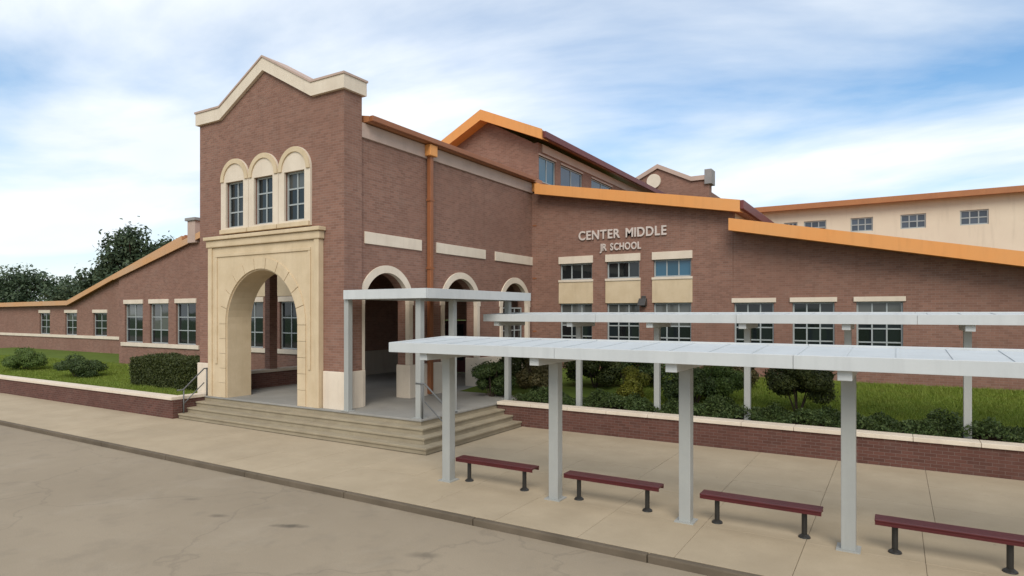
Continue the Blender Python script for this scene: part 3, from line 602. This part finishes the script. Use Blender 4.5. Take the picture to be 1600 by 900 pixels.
# ------------------------------------------------------------------ canopies
def canopy(label, loc, x0, x1, y0, y1, zb, zt_f, zt_b, posts, post_base, pw, beams=True, cap=True, rib=0.6):
    c = thing('walkway_canopy', label, 'canopy', loc)
    sl = lambda y: zt_f + (zt_b - zt_f) * (y - y0) / (y1 - y0)
    hgt = zt_f - zb
    def pr(ya, yb, za, zb_, ins=0.0, xs=None):   # slab between two y with height limits relative to the sloping top
        m_ = MB(); X0, X1 = xs or (x0 + ins, x1 - ins); vs = [(X0, ya, sl(ya) - za), (X1, ya, sl(ya) - za), (X1, yb, sl(yb) - za), (X0, yb, sl(yb) - za), (X0, ya, sl(ya) - zb_), (X1, ya, sl(ya) - zb_), (X1, yb, sl(yb) - zb_), (X0, yb, sl(yb) - zb_)]
        return m_.add(vs, [(0, 1, 2, 3), (4, 5, 6, 7), (0, 1, 5, 4), (1, 2, 6, 5), (2, 3, 7, 6), (3, 0, 4, 7)])
    deck = pr(y0 + 0.061, y1 - 0.061, 0.03, 0.11, 0.061)
    n = int((x1 - x0) / rib)
    for k in range(1, n):
        xx = x0 + (x1 - x0) * k / n; k0 = len(deck.v)
        ya, yb = y0 + 0.07, y1 - 0.07
        deck.add([(xx - .02, ya, sl(ya) - .03), (xx + .02, ya, sl(ya) - .03), (xx + .02, yb, sl(yb) - .03), (xx - .02, yb, sl(yb) - .03), (xx - .02, ya, sl(ya) - .018), (xx + .02, ya, sl(ya) - .018), (xx + .02, yb, sl(yb) - .018), (xx - .02, yb, sl(yb) - .018)], [(4, 5, 6, 7), (0, 1, 5, 4), (1, 2, 6, 5), (2, 3, 7, 6), (3, 0, 4, 7)])
    deck.obj('roof_deck', 'canopy_top', c)
    nf = max(1, round((x1 - x0) / 3.6))
    for ya, yb in ((y0, y0 + 0.06), (y1 - 0.06, y1)):
        for k in range(nf): pr(ya, yb, 0.0, hgt, xs=(x0 + (x1 - x0) * k / nf + 0.003, x0 + (x1 - x0) * (k + 1) / nf - 0.003)).obj('fascia', 'canopy_metal', c, 0.006)
    for xa, xb in ((x0, x0 + 0.06), (x1 - 0.06, x1)):
        e = MB(); vs = []
        ya, yb = y0 + 0.061, y1 - 0.061
        for d_ in (0.0, hgt): vs += [(xa, ya, sl(ya) - d_), (xb, ya, sl(ya) - d_), (xb, yb, sl(yb) - d_), (xa, yb, sl(yb) - d_)]
        e.add(vs, [(0, 1, 2, 3), (4, 5, 6, 7), (0, 1, 5, 4), (1, 2, 6, 5), (2, 3, 7, 6), (3, 0, 4, 7)]); e.obj('fascia', 'canopy_metal', c, 0.008)
    pm = None
    for (px, py) in posts:
        zp = zb - 0.14 if beams else zb
        zt_ = min(sl(py) - 0.12, zb + 0.05)
        p = MB().box(px - pw / 2, px + pw / 2, py - pw / 2, py + pw / 2, post_base, zp).obj('post', 'post_metal', c, 0.012)
        if cap: MB().box(px - pw / 2 - 0.06, px + pw / 2 + 0.06, py - pw / 2 - 0.06, py + pw / 2 + 0.06, post_base, post_base + 0.02).obj('base_plate', 'post_metal', p)
        if beams:
            ya, yb = y0 + 0.10, y1 - 0.10
            bmx = MB(); bmx.add([(px - .09, ya, zb - .0), (px + .09, ya, zb - .0), (px + .09, yb, zb), (px - .09, yb, zb), (px - .09, ya, zb - .14), (px + .09, ya, zb - .14), (px + .09, yb, zb - .14), (px - .09, yb, zb - .14)], [(0, 1, 2, 3), (4, 5, 6, 7), (0, 1, 5, 4), (1, 2, 6, 5), (2, 3, 7, 6), (3, 0, 4, 7)])
            bmx.obj('beam', 'canopy_metal', c, 0.01)
    return c
FP_Y = 10.2; FPX = [x_at(u, FP_Y) for u in (701, 868, 1072, 1326)] + [1.9, 4.4]
canopy('long low grey flat metal canopy over the maroon benches', (-1, FP_Y, 0), -8.62, 6.2, 9.3, 11.1, 2.64, 2.83, 2.905, [(x, FP_Y) for x in FPX], 0.0, 0.19)
RP_Y = 16.85; RPX = [x_at(u, RP_Y) for u in (793, 905, 1027, 1168, 1325)] + [1.35, 3.7, 6.0]
canopy('thin pale flat canopy on slim posts in the planting bed before the name wall', (-2, RP_Y, 0.56), -11.0, 8.0, 16.1, 17.9, 3.16, 3.38, 3.44, [(x, RP_Y) for x in RPX], 0.56, 0.15)
canopy('short higher flat canopy beside the tower over the porch corner', (-12, 14, PLAT), AX + 0.28, -10.35, 12.55, 17.95, 3.80, 4.06, 4.08, [(-13.32, 12.72), (-10.78, 12.82), (-10.78, 14.25), (-10.78, 17.2)], PLAT, 0.17, beams=False)

# ------------------------------------------------------------------ benches
def bench(xc, label):
    o = thing('bench', label, 'bench', (xc, 10.38, 0), 'maroon benches under the canopy')
    s_ = MB().box(xc - 0.9, xc + 0.9, 10.24, 10.52, 0.44, 0.475).obj('seat', 'bench_maroon', o, 0.012)
    for yy in (10.243, 10.497): MB().box(xc - 0.895, xc + 0.895, yy, yy + 0.02, 0.395, 0.439).obj('seat_rail', 'bench_maroon', s_)
    for dx_ in (-0.65, 0.65):
        l = MB().tube([(xc + dx_, 10.38, 0.012), (xc + dx_, 10.38, 0.40)], 0.04, 12).obj('leg', 'black_metal', o)
        MB().box(xc + dx_ - 0.045, xc + dx_ + 0.045, 10.27, 10.49, 0.40, 0.438).obj('bracket', 'black_metal', l)
        MB().tube([(xc + dx_, 10.38, 0.0), (xc + dx_, 10.38, 0.02), (xc + dx_, 10.38, 0.05)], [0.09, 0.085, 0.045], 12).obj('foot', 'black_metal', l)
for xc, lb in ((-6.78, 'maroon bench nearest the entrance steps, between the first two canopy posts'), (-4.32, 'maroon bench between the second and third canopy posts'), (-1.84, 'maroon bench between the third and fourth canopy posts'), (0.64, 'maroon bench at far right, cut by the picture edge')): bench(xc, lb)

# ------------------------------------------------------------------ handrails on the steps
def handrail(label, x, ya, yb):
    o = thing('handrail', label, 'handrail', (x, ya, 0))
    a, b_, c_ = (x, ya - 0.2, 0.92), (x, ya, 0.92), (x, yb, PLAT + 0.92)
    MB().tube([a, b_, c_, (x, yb + 0.35, PLAT + 0.92)], 0.024, 8).obj('rail', 'rail_metal', o, smooth=True)
    MB().tube([(x, ya, 0.45), (x, yb, PLAT + 0.45)], 0.018, 8).obj('lower_rail', 'rail_metal', o, smooth=True)
    MB().tube([(x, ya + 0.02, 0.14), (x, ya + 0.02, 0.94)], 0.024, 8).obj('rail_post', 'rail_metal', o, smooth=True)
    MB().tube([(x, yb + 0.1, PLAT - 0.02), (x, yb + 0.1, PLAT + 0.92)], 0.024, 8).obj('rail_post', 'rail_metal', o, smooth=True)
handrail('grey handrail at the left end of the steps beside the planter', LP_X + 0.12, STEP_Y0 + 0.12, STEP_Y0 + 0.84)
o = thing('handrail', 'grey handrail down the side steps by the canopy corner post', 'handrail', (-10.2, 12.74, 0))
ya = 12.74
MB().tube([(SIDE_X + 0.15, ya, 0.92), (SIDE_X - 0.08, ya, 0.92), (PLAT_X, ya, PLAT + 0.92), (PLAT_X - 0.3, ya, PLAT + 0.92)], 0.024, 8).obj('rail', 'rail_metal', o, smooth=True)
MB().tube([(SIDE_X - 0.08, ya, 0.45), (PLAT_X, ya, PLAT + 0.45)], 0.018, 8).obj('lower_rail', 'rail_metal', o, smooth=True)
MB().tube([(SIDE_X - 0.1, ya, 0.14), (SIDE_X - 0.1, ya, 0.94)], 0.024, 8).obj('rail_post', 'rail_metal', o, smooth=True)
MB().tube([(PLAT_X - 0.08, ya, PLAT - 0.02), (PLAT_X - 0.08, ya, PLAT + 0.92)], 0.024, 8).obj('rail_post', 'rail_metal', o, smooth=True)

# ------------------------------------------------------------------ foliage
def leaves(centers, normals, sizes, name, mat):
    """one leaf (a bent diamond of two triangles) per centre"""
    n = len(centers); c = np.asarray(centers); nn = np.asarray(normals); s_ = np.asarray(sizes)[:, None]
    nn = nn / (np.linalg.norm(nn, axis=1, keepdims=True) + 1e-9)
    r_ = rng.normal(size=(n, 3)); a = np.cross(nn, r_); a /= np.linalg.norm(a, axis=1, keepdims=True) + 1e-9; b_ = np.cross(nn, a)
    v = np.empty((n, 4, 3)); v[:, 0] = c - a * s_; v[:, 1] = c + b_ * s_ * 0.5 + nn * s_ * 0.12; v[:, 2] = c + a * s_; v[:, 3] = c - b_ * s_ * 0.5 + nn * s_ * 0.12
    me = bpy.data.meshes.new(name); me.vertices.add(n * 4); me.vertices.foreach_set('co', v.ravel())
    me.loops.add(n * 4); me.loops.foreach_set('vertex_index', np.arange(n * 4, dtype=np.int32))
    me.polygons.add(n); me.polygons.foreach_set('loop_start', np.arange(0, n * 4, 4, dtype=np.int32)); me.update(calc_edges=True)
    me.materials.append(M[mat]); return me
def blob(n, rx, ry, rz, cz, lumps, fill=0.45):
    """points in a lumpy ellipsoid made of smaller clumps"""
    L_ = []
    for _ in range(lumps):
        th, ph = random.uniform(0, 2 * math.pi), math.acos(random.uniform(-0.75, 1)); q = random.uniform(0.45, 0.85)
        L_.append((q * math.sin(ph) * math.cos(th), q * math.sin(ph) * math.sin(th), q * math.cos(ph), random.uniform(0.22, 0.42)))
    L_ = np.array(L_); k = rng.integers(0, lumps, n); d = rng.normal(size=(n, 3)); d /= np.linalg.norm(d, axis=1, keepdims=True)
    rad = rng.uniform(fill, 1.0, n) ** 0.6 * L_[k, 3]
    p = L_[k, :3] + d * rad[:, None]
    out_ = rng.random(n) < 0.07; p[out_] *= rng.uniform(1.03, 1.22, (out_.sum(), 1))
    nrm = d + rng.normal(size=(n, 3)) * 0.6 + np.array([0, 0, 0.35])
    return p * np.array([rx, ry, rz]) + np.array([0, 0, cz]), nrm
def shrub(label, x, y, z, rx, ry, h, mat, n, leaf, lumps=22, vase=False, group='shrubs in the planting beds', cat='shrub'):
    o = thing('shrub', label, cat, (x, y, z), group)
    n = int(n * 1.9); leaf *= 0.78
    p, nr = blob(n, rx, ry, h * (0.42 if vase else 0.52), h * (0.60 if vase else 0.46), lumps)
    ok = p[:, 2] > 0.01; p, nr = p[ok], nr[ok]
    me = leaves(p + np.array([x, y, z]), nr, rng.uniform(0.7, 1.3, len(p)) * leaf, 'foliage', mat); link('foliage', me, o)
    st = MB()
    for k in range(7):
        a = k * 0.9 + random.random(); q = random.uniform(0.25, 0.6)
        st.tube([(x + 0.04 * math.cos(a), y + 0.04 * math.sin(a), z - 0.05), (x + q * 0.5 * rx * math.cos(a), y + q * 0.5 * ry * math.sin(a), z + h * 0.4), (x + q * rx * math.cos(a), y + q * ry * math.sin(a), z + h * 0.8)], [0.022, 0.016, 0.006], 5)
    st.obj('stems', 'bark', o)
    return o
def bedz(y): return 0.56 + max(0, (y - 16.52) * 0.05) if y < 18 else 0.64 + (y - 18) * 0.08
# clipped hedge left of the tower: lumpy box of leaves
hx0, hx1, hy0, hy1 = x_at(206, 13.3), x_at(303, 13.3), 13.3, 14.5
hedge = thing('hedge', 'dark clipped hedge beside the tower behind the left planter wall', 'hedge', ((hx0 + hx1) / 2, 13.9, 0.6))
n = 40000; P_ = rng.uniform([hx0, hy0, 0.58], [hx1, hy1, 1.72], (n, 3)); edge = rng.random(n)
face = rng.integers(0, 4, n)
P_[face == 0, 1] = hy0 + rng.normal(0, 0.05, (face == 0).sum()); P_[face == 1, 2] = 1.70 + rng.normal(0, 0.05, (face == 1).sum()) + 0.05 * np.sin(P_[face == 1, 0] * 3.0)
P_[face == 2, 0] = np.where(edge[face == 2] < 0.5, hx0, hx1) + rng.normal(0, 0.06, (face == 2).sum())
P_[:, 1] += 0.06 * np.sin(P_[:, 0] * 4.1 + P_[:, 2] * 3); P_[:, 2] -= 0.05 * np.abs(np.sin(P_[:, 0] * 1.9)) * (P_[:, 2] > 1.4)
link('foliage', leaves(P_, rng.normal(size=(n, 3)) + np.array([0, -0.5, 0.5]), rng.uniform(0.6, 1.4, n) * 0.036, 'foliage', 'leaf_hedge'), hedge)
sm = MB()
for k in range(9):
    xx = hx0 + (hx1 - hx0) * (k + 0.5) / 9; sm.tube([(xx, 13.9, 0.55), (xx + 0.05, 13.95, 1.1), (xx - 0.06, 13.85, 1.5)], [0.03, 0.022, 0.008], 5)
sm.obj('stems', 'bark', hedge)
for i, (u, y, rx, h, mt, lb) in enumerate((
    (120, 13.6, 1.3, 0.95, 'leaf_dark', 'dark low shrub at far left behind the planter wall'),
    (40, 14.0, 1.5, 1.1, 'leaf_mid', 'green shrub at the extreme left edge beyond the dark shrub'))):
    shrub(lb, x_at(u, y), y, 0.6, rx, 0.9, h, mt, 6000, 0.05)
# shrubs at right
for (u, y, rx, ry, h, mt, n, leaf, vase, lb) in (
    (768, 17.4, 0.75, 0.7, 1.25, 'leaf_dark', 7000, 0.05, False, 'dark green rounded shrub beside the porch landing'),
    (838, 18.2, 0.75, 0.7, 1.35, 'leaf_olive', 6000, 0.05, False, 'olive brown shrub right of the porch shrub'),
    (812, 19.6, 0.8, 0.8, 1.7, 'leaf_hedge', 5000, 0.055, False, 'taller olive green shrub against the arcade end'),
    (930, 20.2, 1.2, 1.0, 1.75, 'leaf_hedge', 9000, 0.055, False, 'large dark shrub below the first tall window'),
    (985, 18.3, 0.62, 0.6, 1.15, 'leaf_yellow', 6000, 0.05, False, 'bright yellow green shrub between two canopy posts'),
    (1010, 20.8, 1.0, 0.9, 1.55, 'leaf_dark', 7000, 0.055, False, 'dark shrub behind the yellow green one'),
    (1085, 18.4, 0.85, 0.75, 1.25, 'leaf_dark', 7000, 0.05, False, 'dark green shrub behind the third canopy post'),
    (1122, 19.2, 0.8, 0.75, 1.25, 'leaf_mid', 7000, 0.05, False, 'lighter green shrub left of the slim post'),
    (1140, 21.5, 0.9, 0.8, 1.35, 'leaf_olive', 5000, 0.055, False, 'brownish shrub near the wall between lawn and slim post'),
    (1246, 18.5, 0.95, 0.9, 1.55, 'leaf_hedge', 12000, 0.05, True, 'wide dark vase shaped shrub alone on the lawn edge')):
    shrub(lb, x_at(u, y), y, bedz(y), rx, ry, h, mt, n, leaf, vase=vase)
# low ground cover along the planter
n = 60000; gx = rng.uniform(PLAT_X + 0.3, 8.0, n); gy = rng.uniform(16.62, 18.1, n)
hh = 0.26 + 0.10 * np.sin(gx * 2.3 + gy) + 0.08 * np.sin(gx * 5.1 - gy * 3) + 0.05 * np.sin(gx * 11)
hh *= np.clip((gy - 16.5) * 6, 0.25, 1) * np.clip((18.25 - gy) * 2.5, 0.1, 1)
hh += 0.16 * np.clip(np.sin(gx * 3.7 + 1.3 * np.sin(gx * 1.1)) * np.sin(gy * 4.1 + gx), -0.8, 1)
gz = 0.56 + (gy - 16.5) * 0.05 + np.maximum(hh, 0.04) * rng.uniform(0.35, 1.0, n)
gc = link('ground_cover', leaves(np.stack([gx, gy, gz], 1), rng.normal(size=(n, 3)) + np.array([0, 0, 0.9]), rng.uniform(0.5, 1.5, n) * 0.036, 'ground_cover', 'leaf_dark'))
tag(gc, 'low dark ground cover along the right planter wall', 'ground cover', kind='stuff')
# grass blades on the lawns
def grass(x0, x1, y0, y1, zf, n, label, h=0.09):
    bx_ = rng.uniform(x0, x1, n); by_ = rng.uniform(y0, y1, n); bz_ = zf(by_)
    a = rng.uniform(0, 2 * math.pi, n); hh = h * rng.uniform(0.6, 1.3, n); wd = 0.010; ln = rng.normal(0, 0.35, (n, 2)) * hh[:, None]
    v = np.empty((n, 3, 3)); v[:, 0] = np.stack([bx_ - wd * np.cos(a), by_ - wd * np.sin(a), bz_], 1); v[:, 1] = np.stack([bx_ + wd * np.cos(a), by_ + wd * np.sin(a), bz_], 1)
    v[:, 2] = np.stack([bx_ + ln[:, 0], by_ + ln[:, 1], bz_ + hh], 1)
    me = bpy.data.meshes.new('grass'); me.vertices.add(n * 3); me.vertices.foreach_set('co', v.ravel()); me.loops.add(n * 3); me.loops.foreach_set('vertex_index', np.arange(n * 3, dtype=np.int32))
    me.polygons.add(n); me.polygons.foreach_set('loop_start', np.arange(0, n * 3, 3, dtype=np.int32)); me.update(calc_edges=True); me.materials.append(M['blade'])
    tag(link('grass', me), label, 'grass', kind='stuff')
grass(-8, 10, 18.0, 23.6, lambda y: 0.64 + (y - 18) * 0.08, 110000, 'mown green grass sloping up to the right wing wall')
grass(-50, TX0 - 0.1, 11.95, 18.0, lambda y: 0.56 + (y - 11.87) * 0.0156, 90000, 'green grass behind the left planter wall')

# ------------------------------------------------------------------ trees beyond the left wing
def tree(label, u, d, ztop_, rad, seed, n=9000):
    random.seed(seed); rx_, ry_ = ray(u); x, y = rx_ * d, ry_ * d
    o = thing('tree', label, 'tree', (x, y, -0.3), 'trees beyond the left wing')
    h = ztop_ + 0.3; tr = MB(); ch = h * 0.62
    tr.tube([(x, y, -0.4), (x + 0.1, y, h * 0.25), (x - 0.1, y + 0.1, h * 0.5), (x, y, h * 0.85)], [0.32, 0.26, 0.18, 0.05], 10)
    tk = tr.obj('trunk', 'bark', o, smooth=True)
    for k in range(10):
        a = k * 2.4; z0 = h * random.uniform(0.3, 0.65); q = rad * random.uniform(0.5, 0.85)
        MB().tube([(x, y, z0), (x + q * 0.5 * math.cos(a), y + q * 0.5 * math.sin(a), z0 + h * 0.10), (x + q * math.cos(a), y + q * math.sin(a), z0 + h * 0.22)], [0.11, 0.07, 0.02], 6).obj('limb', 'bark', tk)
    p, nr = blob(n, rad, rad, h * 0.40, ch - 0.3, 46, 0.3)
    ok = p[:, 2] > h * 0.16; p, nr = p[ok], nr[ok]
    link('crown', leaves(p + np.array([x, y, 0]), nr, rng.uniform(0.7, 1.3, len(p)) * 0.20, 'crown', 'leaf_tree'), o)
for args in (('tallest rounded dark tree showing over the left wing roof', 206, 62, 11.5, 3.4, 3, 12000),
             ('lower dark tree just right of the tallest one, over the roof slope', 247, 66, 11.3, 3.1, 5, 10000),
             ('small tree low at the left of the tallest one', 163, 64, 8.6, 2.6, 9, 8000),
             ('low distant tree at the left edge of the roof line', 118, 74, 7.9, 3.8, 12, 8000),
             ('distant tree farther left than the roof line trees', 40, 78, 9.4, 4.4, 15, 8000)):
    tree(*args)
